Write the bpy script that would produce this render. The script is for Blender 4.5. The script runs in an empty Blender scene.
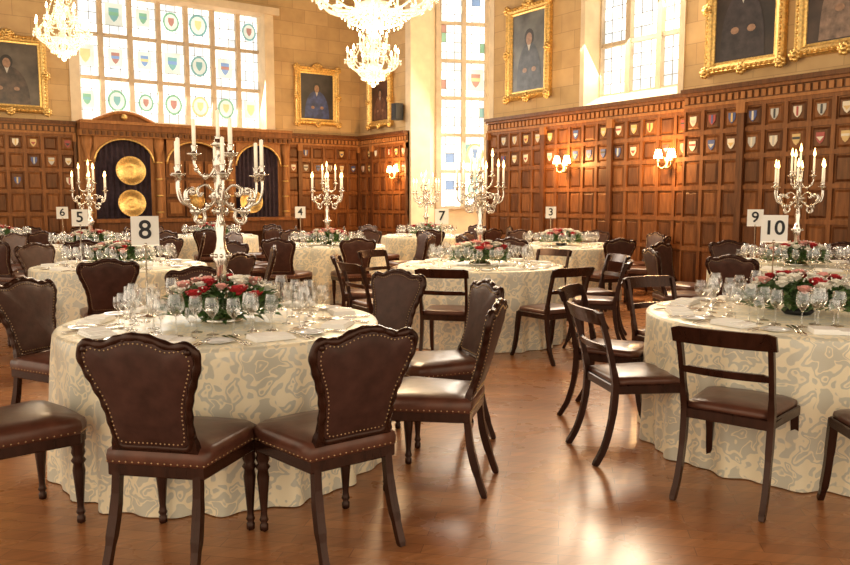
import bpy, math, random
from mathutils import Matrix, Vector
random.seed(7)
sc = bpy.context.scene
YAW = 34.9
SN, CS = math.sin(math.radians(YAW)), math.cos(math.radians(YAW))
def P(r, d):
    return (CS*r + SN*d, -SN*r + CS*d)
pi = math.pi

# ------------------------------------------------------------ materials
def new_mat(name):
    m = bpy.data.materials.new(name); m.use_nodes = True
    nt = m.node_tree
    return m, nt, nt.nodes['Principled BSDF']
def simple(name, col, rough=0.5, metal=0.0, emit=None, es=0.0, coat=0.0, spec=0.5, noise=0.0, nscale=8.0, bump=0.0, tint=None):
    m, nt, b = new_mat(name)
    b.inputs['Base Color'].default_value = (*col, 1)
    b.inputs['Roughness'].default_value = rough
    b.inputs['Metallic'].default_value = metal
    b.inputs['Coat Weight'].default_value = coat
    b.inputs['Specular IOR Level'].default_value = spec
    if tint: b.inputs['Specular Tint'].default_value = (*tint, 1)
    if emit:
        b.inputs['Emission Color'].default_value = (*emit, 1)
        b.inputs['Emission Strength'].default_value = es
    if noise > 0 or bump > 0:
        tc = nt.nodes.new('ShaderNodeTexCoord')
        n = nt.nodes.new('ShaderNodeTexNoise'); n.inputs['Scale'].default_value = nscale
        n.inputs['Detail'].default_value = 6
        nt.links.new(tc.outputs['Object'], n.inputs['Vector'])
        if noise > 0:
            r = nt.nodes.new('ShaderNodeValToRGB')
            r.color_ramp.elements[0].position = 0.3; r.color_ramp.elements[1].position = 0.7
            r.color_ramp.elements[0].color = (*[c*(1-noise) for c in col], 1)
            r.color_ramp.elements[1].color = (*[min(1, c*(1+noise)) for c in col], 1)
            nt.links.new(n.outputs['Fac'], r.inputs['Fac']); nt.links.new(r.outputs['Color'], b.inputs['Base Color'])
        if bump > 0:
            bp = nt.nodes.new('ShaderNodeBump'); bp.inputs['Strength'].default_value = bump; bp.inputs['Distance'].default_value = 0.01
            nt.links.new(n.outputs['Fac'], bp.inputs['Height']); nt.links.new(bp.outputs['Normal'], b.inputs['Normal'])
    return m
def wood(name, c1, c2, rough=0.4, sx=(2, 2, 14), coat=0.2, spec=0.5, tint=(1, 1, 1)):
    m, nt, b = new_mat(name)
    tc = nt.nodes.new('ShaderNodeTexCoord'); mp = nt.nodes.new('ShaderNodeMapping')
    mp.inputs['Scale'].default_value = (sx[2], sx[2], sx[0])
    n = nt.nodes.new('ShaderNodeTexNoise'); n.inputs['Scale'].default_value = 1.5; n.inputs['Detail'].default_value = 8
    n.inputs['Distortion'].default_value = 0.6
    r = nt.nodes.new('ShaderNodeValToRGB'); r.color_ramp.elements[0].position = .3; r.color_ramp.elements[1].position = .72
    r.color_ramp.elements[0].color = (*c1, 1); r.color_ramp.elements[1].color = (*c2, 1)
    L = nt.links.new
    L(tc.outputs['Object'], mp.inputs['Vector']); L(mp.outputs['Vector'], n.inputs['Vector'])
    L(n.outputs['Fac'], r.inputs['Fac']); L(r.outputs['Color'], b.inputs['Base Color'])
    b.inputs['Roughness'].default_value = rough; b.inputs['Coat Weight'].default_value = coat
    b.inputs['Coat Roughness'].default_value = 0.2; b.inputs['Specular IOR Level'].default_value = spec
    b.inputs['Specular Tint'].default_value = (*tint, 1)
    return m

WT = (1, .75, .5)
M_wood = wood('oak_panelling', (0.12, 0.038, 0.011), (0.26, 0.095, 0.028), 0.42, coat=0, spec=.4, tint=WT)
M_woodd = wood('oak_dark', (0.065, 0.02, 0.007), (0.15, 0.053, 0.018), 0.4, coat=0, spec=.4, tint=WT)
M_woodl = wood('oak_carved_light', (0.26, 0.105, 0.033), (0.44, 0.19, 0.065), 0.45, coat=0, spec=.35, tint=WT)
M_chair = wood('mahogany', (0.012, 0.0045, 0.003), (0.034, 0.012, 0.007), 0.27, coat=0.0, spec=.4, tint=(1, .65, .5))
M_leather = simple('brown_leather', (0.05, 0.021, 0.016), 0.46, noise=0.3, nscale=18, bump=0.15, spec=.35, tint=(1, .8, .65))
M_leather2 = simple('tan_brown_leather', (0.095, 0.034, 0.02), 0.33, noise=0.3, nscale=14, bump=0.12, coat=0.05, spec=.45, tint=(1, .8, .65))
M_brass = simple('brass_nails', (0.7, 0.5, 0.25), 0.3, 1.0)
M_gold = simple('gilt', (0.78, 0.51, 0.17), 0.4, 0.8, noise=0.3, nscale=30, bump=0.4)
M_silver = simple('silver', (0.78, 0.72, 0.62), 0.2, 1.0)
M_candle = simple('candle_wax', (0.95, 0.88, 0.7), 0.5, emit=(1, .82, .52), es=0.35)
M_flame = simple('candle_flame', (1, .8, .4), 0.5, emit=(1, .58, .18), es=14)
M_bulb = simple('chandelier_bulb', (1, .9, .7), 0.5, emit=(1, .8, .46), es=22)
M_shade = simple('sconce_shade', (1, .85, .6), 0.5, emit=(1, .7, .3), es=22)
M_white = simple('white_linen_napkin', (0.94, 0.91, 0.84), 0.8)
M_plate = simple('porcelain', (0.88, 0.87, 0.84), 0.15)
M_card = simple('sign_card', (0.85, 0.81, 0.72), 0.6)
M_black = simple('black_ink', (0.01, 0.01, 0.01), 0.6)
M_leaf = simple('green_leaves', (0.08, 0.17, 0.04), 0.5, noise=0.55, nscale=25)
M_leaf2 = simple('grey_green_leaves', (0.18, 0.27, 0.11), 0.5, noise=0.4, nscale=25)
M_red = simple('red_petals', (0.5, 0.025, 0.03), 0.55)
M_pet = simple('cream_petals', (0.9, 0.85, 0.74), 0.55)
M_pink = simple('pink_petals', (0.82, 0.42, 0.36), 0.55)
M_curtain = simple('purple_curtain', (0.035, 0.018, 0.026), 0.85, noise=0.4, nscale=10)
M_dark = simple('black_plastic', (0.02, 0.02, 0.02), 0.5)
M_lead = simple('window_lead', (0.26, 0.24, 0.2), 0.6)
M_mull = simple('stone_mullion', (0.56, 0.46, 0.33), 0.8, noise=0.12, nscale=6)

def mat_stone():
    m, nt, b = new_mat('ashlar_stone'); L = nt.links.new
    tc = nt.nodes.new('ShaderNodeTexCoord'); sp = nt.nodes.new('ShaderNodeSeparateXYZ')
    ad = nt.nodes.new('ShaderNodeMath'); ad.operation = 'ADD'; cb = nt.nodes.new('ShaderNodeCombineXYZ')
    br = nt.nodes.new('ShaderNodeTexBrick')
    br.inputs['Scale'].default_value = 1.0; br.inputs['Brick Width'].default_value = 0.62; br.inputs['Row Height'].default_value = 0.31
    br.inputs['Mortar Size'].default_value = 0.005
    br.inputs['Color1'].default_value = (0.58, 0.385, 0.18, 1); br.inputs['Color2'].default_value = (0.49, 0.32, 0.14, 1)
    br.inputs['Mortar'].default_value = (0.38, 0.245, 0.11, 1)
    n = nt.nodes.new('ShaderNodeTexNoise'); n.inputs['Scale'].default_value = 3; n.inputs['Detail'].default_value = 8
    mx = nt.nodes.new('ShaderNodeMixRGB'); mx.blend_type = 'OVERLAY'; mx.inputs['Fac'].default_value = 0.3
    L(tc.outputs['Object'], sp.inputs[0]); L(sp.outputs['X'], ad.inputs[0]); L(sp.outputs['Y'], ad.inputs[1])
    L(ad.outputs[0], cb.inputs['X']); L(sp.outputs['Z'], cb.inputs['Y']); L(cb.outputs[0], br.inputs['Vector'])
    L(tc.outputs['Object'], n.inputs['Vector']); L(br.outputs['Color'], mx.inputs[1]); L(n.outputs['Fac'], mx.inputs[2])
    L(mx.outputs[0], b.inputs['Base Color']); b.inputs['Roughness'].default_value = 0.85
    bp = nt.nodes.new('ShaderNodeBump'); bp.inputs['Strength'].default_value = .3
    L(n.outputs['Fac'], bp.inputs['Height']); L(bp.outputs['Normal'], b.inputs['Normal'])
    return m
M_stone = mat_stone()
M_reveal = simple('pale_stone_reveal', (0.74, 0.6, 0.4), 0.8, noise=0.1, nscale=4)

def mat_floor():
    m, nt, b = new_mat('polished_parquet'); L = nt.links.new
    tc = nt.nodes.new('ShaderNodeTexCoord'); mp = nt.nodes.new('ShaderNodeMapping')
    mp.inputs['Rotation'].default_value = (0, 0, math.radians(45))
    br = nt.nodes.new('ShaderNodeTexBrick'); br.inputs['Scale'].default_value = 1.0
    br.inputs['Brick Width'].default_value = 0.55; br.inputs['Row Height'].default_value = 0.085; br.inputs['Mortar Size'].default_value = 0.0016
    br.inputs['Color1'].default_value = (0.45, 0.19, 0.073, 1); br.inputs['Color2'].default_value = (0.33, 0.13, 0.05, 1)
    br.inputs['Mortar'].default_value = (0.18, 0.07, 0.03, 1)
    mp2 = nt.nodes.new('ShaderNodeMapping'); mp2.inputs['Rotation'].default_value = (0, 0, math.radians(45)); mp2.inputs['Scale'].default_value = (2, 30, 2)
    n = nt.nodes.new('ShaderNodeTexNoise'); n.inputs['Scale'].default_value = 1.2; n.inputs['Detail'].default_value = 6
    mx = nt.nodes.new('ShaderNodeMixRGB'); mx.blend_type = 'OVERLAY'; mx.inputs['Fac'].default_value = 0.45
    L(tc.outputs['Object'], mp.inputs['Vector']); L(mp.outputs[0], br.inputs['Vector'])
    L(tc.outputs['Object'], mp2.inputs['Vector']); L(mp2.outputs[0], n.inputs['Vector'])
    L(br.outputs['Color'], mx.inputs[1]); L(n.outputs['Fac'], mx.inputs[2]); L(mx.outputs[0], b.inputs['Base Color'])
    n2 = nt.nodes.new('ShaderNodeTexNoise'); n2.inputs['Scale'].default_value = 2.5; n2.inputs['Detail'].default_value = 4
    mr = nt.nodes.new('ShaderNodeMapRange'); mr.inputs['To Min'].default_value = 0.2; mr.inputs['To Max'].default_value = 0.36
    L(tc.outputs['Object'], n2.inputs['Vector']); L(n2.outputs['Fac'], mr.inputs['Value']); L(mr.outputs[0], b.inputs['Roughness'])
    b.inputs['Coat Weight'].default_value = 0.22; b.inputs['Coat Roughness'].default_value = 0.2
    b.inputs['Specular Tint'].default_value = (1, .78, .52, 1); b.inputs['Coat Tint'].default_value = (1, .9, .75, 1)
    bp = nt.nodes.new('ShaderNodeBump'); bp.inputs['Strength'].default_value = .15; bp.inputs['Distance'].default_value = 0.01
    L(n2.outputs['Fac'], bp.inputs['Height']); L(bp.outputs['Normal'], b.inputs['Normal'])
    return m
M_floor = mat_floor()

def mat_damask():
    m, nt, b = new_mat('damask_cloth'); L = nt.links.new
    def mth(op, a, c=None, d=None):
        n = nt.nodes.new('ShaderNodeMath'); n.operation = op
        for i, v in enumerate((a, c, d)):
            if v is None: continue
            if isinstance(v, (int, float)): n.inputs[i].default_value = v
            else: L(v, n.inputs[i])
        return n.outputs[0]
    tc = nt.nodes.new('ShaderNodeTexCoord')
    nd = nt.nodes.new('ShaderNodeTexNoise'); nd.inputs['Scale'].default_value = 9; nd.inputs['Detail'].default_value = 2
    L(tc.outputs['Object'], nd.inputs['Vector'])
    sp = nt.nodes.new('ShaderNodeSeparateXYZ'); L(tc.outputs['Object'], sp.inputs[0])
    X, Y, Z = sp.outputs
    th = mth('MULTIPLY', mth('ARCTAN2', Y, X), 14.0)
    k = 2*pi/.38
    top = mth('GREATER_THAN', Z, .748)
    ph1 = mth('ADD', mth('MULTIPLY', th, mth('SUBTRACT', 1, top)), mth('MULTIPLY', mth('MULTIPLY', X, k), top))
    ph2 = mth('ADD', mth('MULTIPLY', mth('MULTIPLY', Z, 2*pi/.46), mth('SUBTRACT', 1, top)), mth('MULTIPLY', mth('MULTIPLY', Y, k), top))
    nz = mth('MULTIPLY', mth('SUBTRACT', nd.outputs['Fac'], .5), 2.6)
    u = mth('ADD', ph1, nz); v = mth('ADD', ph2, mth('MULTIPLY', nz, .8))
    def cc(a, ka, c, kc): return mth('MULTIPLY', mth('COSINE', mth('MULTIPLY', a, ka)), mth('COSINE', mth('MULTIPLY', c, kc)))
    f = mth('ADD', cc(u, 1, v, 1), mth('MULTIPLY', cc(u, 3, v, 2), .55))
    f = mth('ADD', f, mth('MULTIPLY', cc(u, 4, v, 5), .45))
    f = mth('ADD', mth('MULTIPLY', f, .25), .5)
    r = nt.nodes.new('ShaderNodeValToRGB'); e = r.color_ramp.elements
    ca = (0.93, 0.80, 0.54, 1); cb = (0.62, 0.575, 0.44, 1)
    e[0].position = 0.30; e[0].color = cb; e[1].position = 0.325; e[1].color = ca
    for p, c in ((.50, ca), (.52, cb), (.60, cb), (.615, ca), (.645, ca), (.66, cb)):
        q = r.color_ramp.elements.new(p); q.color = c
    L(f, r.inputs['Fac']); L(r.outputs['Color'], b.inputs['Base Color'])
    mr = nt.nodes.new('ShaderNodeMapRange'); mr.inputs['From Min'].default_value = .5; mr.inputs['From Max'].default_value = .9
    mr.inputs['To Min'].default_value = 0.25; mr.inputs['To Max'].default_value = 0.5
    s2 = nt.nodes.new('ShaderNodeSeparateColor'); L(r.outputs['Color'], s2.inputs[0]); L(s2.outputs[0], mr.inputs['Value'])
    L(mr.outputs[0], b.inputs['Roughness'])
    b.inputs['Sheen Weight'].default_value = 0.4; b.inputs['Specular IOR Level'].default_value = 0.9
    b.inputs['Sheen Tint'].default_value = (1, .93, .75, 1)
    return m
M_damask = mat_damask()

def mat_clear_glass(name, base=0.12, col=(1, 1, 1)):
    m = bpy.data.materials.new(name); m.use_nodes = True; nt = m.node_tree; L = nt.links.new
    for nn in list(nt.nodes): nt.nodes.remove(nn)
    o = nt.nodes.new('ShaderNodeOutputMaterial'); t = nt.nodes.new('ShaderNodeBsdfTransparent'); g = nt.nodes.new('ShaderNodeBsdfGlossy')
    g.inputs['Roughness'].default_value = 0.06; g.inputs['Color'].default_value = (*col, 1)
    t.inputs['Color'].default_value = (0.95, 0.95, 0.94, 1)
    lw = nt.nodes.new('ShaderNodeLayerWeight'); lw.inputs['Blend'].default_value = 0.3
    mr = nt.nodes.new('ShaderNodeMapRange'); mr.inputs['To Min'].default_value = base; mr.inputs['To Max'].default_value = 0.8
    mx = nt.nodes.new('ShaderNodeMixShader')
    L(lw.outputs['Facing'], mr.inputs['Value']); L(mr.outputs[0], mx.inputs['Fac'])
    L(t.outputs[0], mx.inputs[1]); L(g.outputs[0], mx.inputs[2]); L(mx.outputs[0], o.inputs['Surface'])
    return m
M_glass = mat_clear_glass('wine_glass_glass', 0.1)
M_crystal = simple('chandelier_crystal_glow', (0.9, 0.8, 0.62), 0.08, 0.5, emit=(1, .8, .5), es=0.6)  # warm emission put into the crystal so the drops look lit

def mat_pane(name, col, s):
    m, nt, b = new_mat(name); L = nt.links.new
    tc = nt.nodes.new('ShaderNodeTexCoord'); n = nt.nodes.new('ShaderNodeTexNoise'); n.inputs['Scale'].default_value = 2.3
    r = nt.nodes.new('ShaderNodeValToRGB'); r.color_ramp.elements[0].position = .35; r.color_ramp.elements[1].position = .6
    r.color_ramp.elements[0].color = (*[c*0.7 for c in col], 1); r.color_ramp.elements[1].color = (*col, 1)
    L(tc.outputs['Object'], n.inputs['Vector']); L(n.outputs['Fac'], r.inputs['Fac']); L(r.outputs['Color'], b.inputs['Emission Color'])
    b.inputs['Emission Strength'].default_value = s; b.inputs['Base Color'].default_value = (*[c*0.3 for c in col], 1); b.inputs['Roughness'].default_value = 0.2
    return m
M_pane = mat_pane('daylit_glass', (1.0, 0.98, 0.92), 2.3)
M_paneb = mat_pane('daylit_glass_blue', (0.88, 0.93, 0.92), 1.3)
M_ring = mat_pane('pale_painted_glass', (0.85, 0.87, 0.72), 1.05)
M_stain = [mat_pane('stained_green', (0.32, 0.6, 0.36), 0.9), mat_pane('stained_gold', (0.92, 0.72, 0.32), 1.0),
           mat_pane('stained_blue', (0.32, 0.47, 0.72), 0.85), mat_pane('stained_teal', (0.3, 0.58, 0.52), 0.85), mat_pane('stained_red', (0.66, 0.32, 0.24), 0.8)]

# ------------------------------------------------------------ mesh builder
class MB:
    def __init__(s):
        s.v = []; s.f = []; s.m = []; s.sm = []; s.mats = []; s.M = Matrix.Identity(4)
    def mi(s, mat):
        if mat not in s.mats: s.mats.append(mat)
        return s.mats.index(mat)
    def add(s, vs, fs, mat, smooth=False):
        o = len(s.v); k = s.mi(mat)
        for p in vs: s.v.append(tuple(s.M @ Vector(p)))
        for f in fs: s.f.append([i+o for i in f]); s.m.append(k); s.sm.append(smooth)
    def box(s, x0, x1, y0, y1, z0, z1, mat, smooth=False):
        vs = [(x0,y0,z0),(x1,y0,z0),(x1,y1,z0),(x0,y1,z0),(x0,y0,z1),(x1,y0,z1),(x1,y1,z1),(x0,y1,z1)]
        s.add(vs, [(0,3,2,1),(4,5,6,7),(0,1,5,4),(1,2,6,5),(2,3,7,6),(3,0,4,7)], mat, smooth)
    def lathe(s, prof, c, mat, seg=12, smooth=True):
        vs = []; fs = []
        for r, z in prof:
            for i in range(seg):
                a = 2*pi*i/seg; vs.append((c[0]+r*math.cos(a), c[1]+r*math.sin(a), c[2]+z))
        for j in range(len(prof)-1):
            for i in range(seg):
                k = (i+1) % seg
                fs.append((j*seg+i, j*seg+k, (j+1)*seg+k, (j+1)*seg+i))
        if prof[0][0] > 0.0015: fs.append(tuple(reversed(range(seg))))
        if prof[-1][0] > 0.0015: fs.append(tuple((len(prof)-1)*seg+i for i in range(seg)))
        s.add(vs, fs, mat, smooth)
    def tube(s, pts, rad, mat, seg=8, flat=None, closed=False, smooth=True):
        pts = [Vector(p) for p in pts]; n = len(pts)
        if not hasattr(rad, '__len__'): rad = [rad]*n
        vs = []; fs = []
        ref = None
        for i in range(n):
            if closed: t = pts[(i+1) % n]-pts[i-1]
            else: t = pts[min(i+1, n-1)]-pts[max(i-1, 0)]
            t.normalize()
            if ref is None:
                ref = Vector((0, 1, 0)) if abs(t.y) < 0.8 else Vector((1, 0, 0))
            a = (ref - t*ref.dot(t)).normalized(); b = t.cross(a); ref = a
            for k in range(seg):
                an = 2*pi*(k+0.5)/seg
                ca, sa = math.cos(an), math.sin(an)
                if flat: ca *= flat[0]; sa *= flat[1]
                vs.append(tuple(pts[i]+(a*ca+b*sa)*rad[i]))
        m = n if closed else n-1
        for i in range(m):
            j = (i+1) % n
            for k in range(seg):
                l = (k+1) % seg
                fs.append((i*seg+k, i*seg+l, j*seg+l, j*seg+k))
        if not closed:
            fs.append(tuple(reversed(range(seg)))); fs.append(tuple((n-1)*seg+k for k in range(seg)))
        s.add(vs, fs, mat, smooth)
    def octa(s, c, r, mat, rz=None, smooth=False):
        rz = rz or r; x, y, z = c
        s.add([(x+r,y,z),(x,y+r,z),(x-r,y,z),(x,y-r,z),(x,y,z+rz),(x,y,z-rz)],
              [(0,1,4),(1,2,4),(2,3,4),(3,0,4),(1,0,5),(2,1,5),(3,2,5),(0,3,5)], mat, smooth)
    def ball(s, c, r, mat, seg=8, rz=None):
        rz = rz or r
        s.lathe([(max(0.0001, r*math.sin(pi*i/6)), -rz*math.cos(pi*i/6)) for i in range(7)], c, mat, seg)
    def mesh(s, name):
        me = bpy.data.meshes.new(name); me.from_pydata(s.v, [], s.f)
        for m in s.mats: me.materials.append(m)
        me.polygons.foreach_set('material_index', s.m); me.polygons.foreach_set('use_smooth', s.sm)
        me.update(); return me
    def obj(s, name, loc=(0, 0, 0), rz=0):
        return put(s.mesh(name), name, loc, rz)
def put(me, name, loc=(0, 0, 0), rz=0, sc_=1):
    o = bpy.data.objects.new(name, me); sc.collection.objects.link(o)
    o.location = loc; o.rotation_euler = (0, 0, rz); o.scale = (sc_,)*3
    return o
def catmull(pts, n=4, closed=True):
    out = []; N = len(pts)
    rng = range(N if closed else N-1)
    for i in rng:
        if closed: p0, p1, p2, p3 = pts[i-1], pts[i], pts[(i+1) % N], pts[(i+2) % N]
        else: p0, p1, p2, p3 = pts[max(i-1, 0)], pts[i], pts[i+1], pts[min(i+2, N-1)]
        for k in range(n):
            t = k/n
            out.append(tuple(0.5*(2*b+(c-a)*t+(2*a-5*b+4*c-d)*t*t+(-a+3*b-3*c+d)*t**3) for a, b, c, d in zip(p0, p1, p2, p3)))
    if not closed: out.append(tuple(pts[-1]))
    return out

# ------------------------------------------------------------ room shell
W = 10.0; BY = 17.2; H = 7.5
b = MB(); b.box(-5, 13, -5, 17.6, -0.1, 0, M_floor); b.obj('floor')
b = MB(); b.box(-5, 13, -5, 17.7, H, H+0.1, M_woodd)
for i in range(9): b.box(-5, 13, -4+i*2.5, -3.75+i*2.5, H-0.3, H, M_woodd)
b.obj('ceiling')
b = MB()
for x0, x1, z0, z1 in [(-5, 3.35, 0, H), (7.65, 10.5, 0, H), (3.35, 7.65, 0, 3.02), (3.35, 7.65, 5.75, H)]:
    b.box(x0, x1, BY, BY+0.45, z0, z1, M_stone)
b.obj('wall_back')
b = MB()
for y0, y1, z0, z1 in [(-3, 7.6, 0, H), (9.65, 12.1, 0, H), (7.6, 9.65, 0, 3.0), (7.6, 9.65, 6.6, H), (14.9, 17.2, 0, H)]:
    b.box(W, W+0.5, y0, y1, z0, z1, M_stone)
b.obj('wall_right')

def window(name, M, w, z0, z1, cols, rows, thick_every=1, med=0.5, seed=1, dens=0.6, side=0.0):
    rnd = random.Random(seed)
    b = MB(); b.M = M
    cw = w/cols; rh = (z1-z0)/rows
    sh = [(-.8, 1), (.8, 1), (.8, 0), (.45, -.7), (0, -1.1), (-.45, -.7), (-.8, 0)]
    for i in range(cols):
        for j in range(rows):
            x0 = i*cw; za = z0+j*rh
            nx, nk = 3, max(2, int(rh/0.2))
            for k in range(nx):
                for l in range(nk):
                    mt = M_pane if rnd.random() < 0.62 else M_paneb
                    if side and rnd.random() < side: mt = rnd.choice(M_stain+[M_ring])
                    xa, xb = x0+cw*k/nx, x0+cw*(k+1)/nx; zb, zc = za+rh*l/nk, za+rh*(l+1)/nk
                    b.add([(xa, 0, zb), (xb, 0, zb), (xb, 0, zc), (xa, 0, zc)], [(0, 1, 2, 3)], mt)
            for k in range(1, 3): b.box(x0+cw*k/3-.005, x0+cw*k/3+.005, 0.002, .012, za, za+rh, M_lead)
            for k in range(1, nk): b.box(x0, x0+cw, 0.002, .012, za+rh*k/nk-.005, za+rh*k/nk+.005, M_lead)
            if rnd.random() < dens:
                cx = x0+cw/2; cz = za+rh*0.5; r = cw*med*0.5*rnd.uniform(.85, 1.15)
                mt1 = rnd.choice(M_stain); mt2 = rnd.choice(M_stain)
                kind = rnd.random()
                if kind < .6:
                    b.add([(cx+r*1.12*math.cos(2*pi*q/18), .012, cz+r*1.3*math.sin(2*pi*q/18)) for q in range(18)], [tuple(range(18))], rnd.choice([M_stain[0], M_stain[1], M_stain[3]]))
                    b.add([(cx+r*.88*math.cos(2*pi*q/18), .013, cz+r*1.05*math.sin(2*pi*q/18)) for q in range(18)], [tuple(range(18))], M_ring)
                    b.add([(cx+px*r*.5, .015, cz+pz*r*.55) for px, pz in sh], [tuple(range(7))], mt1)
                else:
                    b.box(cx-r, cx+r, .01, .013, cz-1.2*r, cz+1.3*r, M_ring)
                    b.add([(cx+px*r*.7, .015, cz+pz*r*.75) for px, pz in sh], [tuple(range(7))], mt1)
                    b.box(cx-r*.55, cx+r*.55, .015, .018, cz-.1*r, cz+.3*r, mt2)
    for i in range(cols+1):
        t = .05 if i % thick_every == 0 else .028
        b.box(i*cw-t, i*cw+t, -.05, .1, z0, z1, M_mull)
    for j in range(rows+1):
        b.box(0, w, -.05, .08, z0+j*rh-.035, z0+j*rh+.035, M_mull)
    return b.obj(name)
def MR(x, y):
    return Matrix(((0, -1, 0, x), (1, 0, 0, y), (0, 0, 1, 0), (0, 0, 0, 1)))
def MBk(x, y):
    return Matrix(((-1, 0, 0, x), (0, -1, 0, y), (0, 0, 1, 0), (0, 0, 0, 1)))
def Mseg(p, q, z=0):
    d = Vector((q[0]-p[0], q[1]-p[1])).normalized()
    return Matrix(((d.x, -d.y, 0, p[0]), (d.y, d.x, 0, p[1]), (0, 0, 1, z), (0, 0, 0, 1)))
window('window_1', MBk(7.6, BY+0.42), 4.2, 3.08, 5.75, 7, 3, 1, .54, seed=3, dens=.85)
window('window_2', MR(W+0.45, 7.7), 1.9, 3.2, 6.6, 3, 4, 1, .5, seed=5, dens=0)
b = MB()
b.box(3.3, 3.5, BY-.02, BY+.44, 3.0, 5.8, M_reveal); b.box(7.5, 7.72, BY-.02, BY+.46, 3.0, 5.8, M_reveal)
b.add([(3.3, BY-.03, 3.0), (7.7, BY-.03, 3.0), (7.7, BY+.4, 3.12), (3.3, BY+.4, 3.12), (3.3, BY-.03, 2.96), (7.7, BY-.03, 2.96)], [(0, 1, 2, 3), (4, 5, 1, 0)], M_reveal)
b.box(3.2, 7.85, BY-.08, BY+.46, 5.66, 5.82, M_reveal)
b.obj('trim_1')
b = MB()
b.box(W-.02, W+.46, 9.58, 9.68, 3.0, 6.7, M_reveal); b.box(W-.02, W+.46, 7.56, 7.66, 3.0, 6.7, M_reveal)
b.add([(W-.03, 7.56, 3.02), (W-.03, 9.68, 3.02), (W+.44, 9.68, 3.24), (W+.44, 7.56, 3.24)], [(0, 3, 2, 1)], M_reveal)
b.obj('trim_2')
bay = [(W+.5, 14.95), (10.85, 15.05), (12.0, 14.6), (12.7, 13.5), (12.0, 12.3), (W+.5, 12.05)]
b = MB()
def wseg(p, q, z0, z1, mat=M_reveal, t=.15):
    b.M = Mseg(p, q); L = math.dist(p, q); b.box(0, L, 0, -t, z0, z1, mat)
segs = list(zip(bay, bay[1:]))
rev = [(q, p) for p, q in segs]
wseg(*rev[0], 0, H); wseg(*rev[-1], 0, H)
for p, q in rev[1:-1]:
    wseg(p, q, 0, 1.25)
b.M = Matrix.Identity(4)
b.box(W-.01, W+.52, 14.88, 15.1, 0, H, M_reveal)
b.box(W-.01, W+.52, 11.98, 12.12, 0, H, M_reveal)
for k in (1, 2, 3, 4):
    b.lathe([(.1, 0), (.1, H)], (bay[k][0], bay[k][1], 0), M_mull, 10)
b.obj('wall_bay')
for i, (p, q) in enumerate(rev[1:-1]):
    window('window_%d' % (3+i), Mseg(p, q), math.dist(p, q), 1.25, 7.2, 2, 7, 1, .6, seed=11+i, dens=.25, side=.08)

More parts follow.
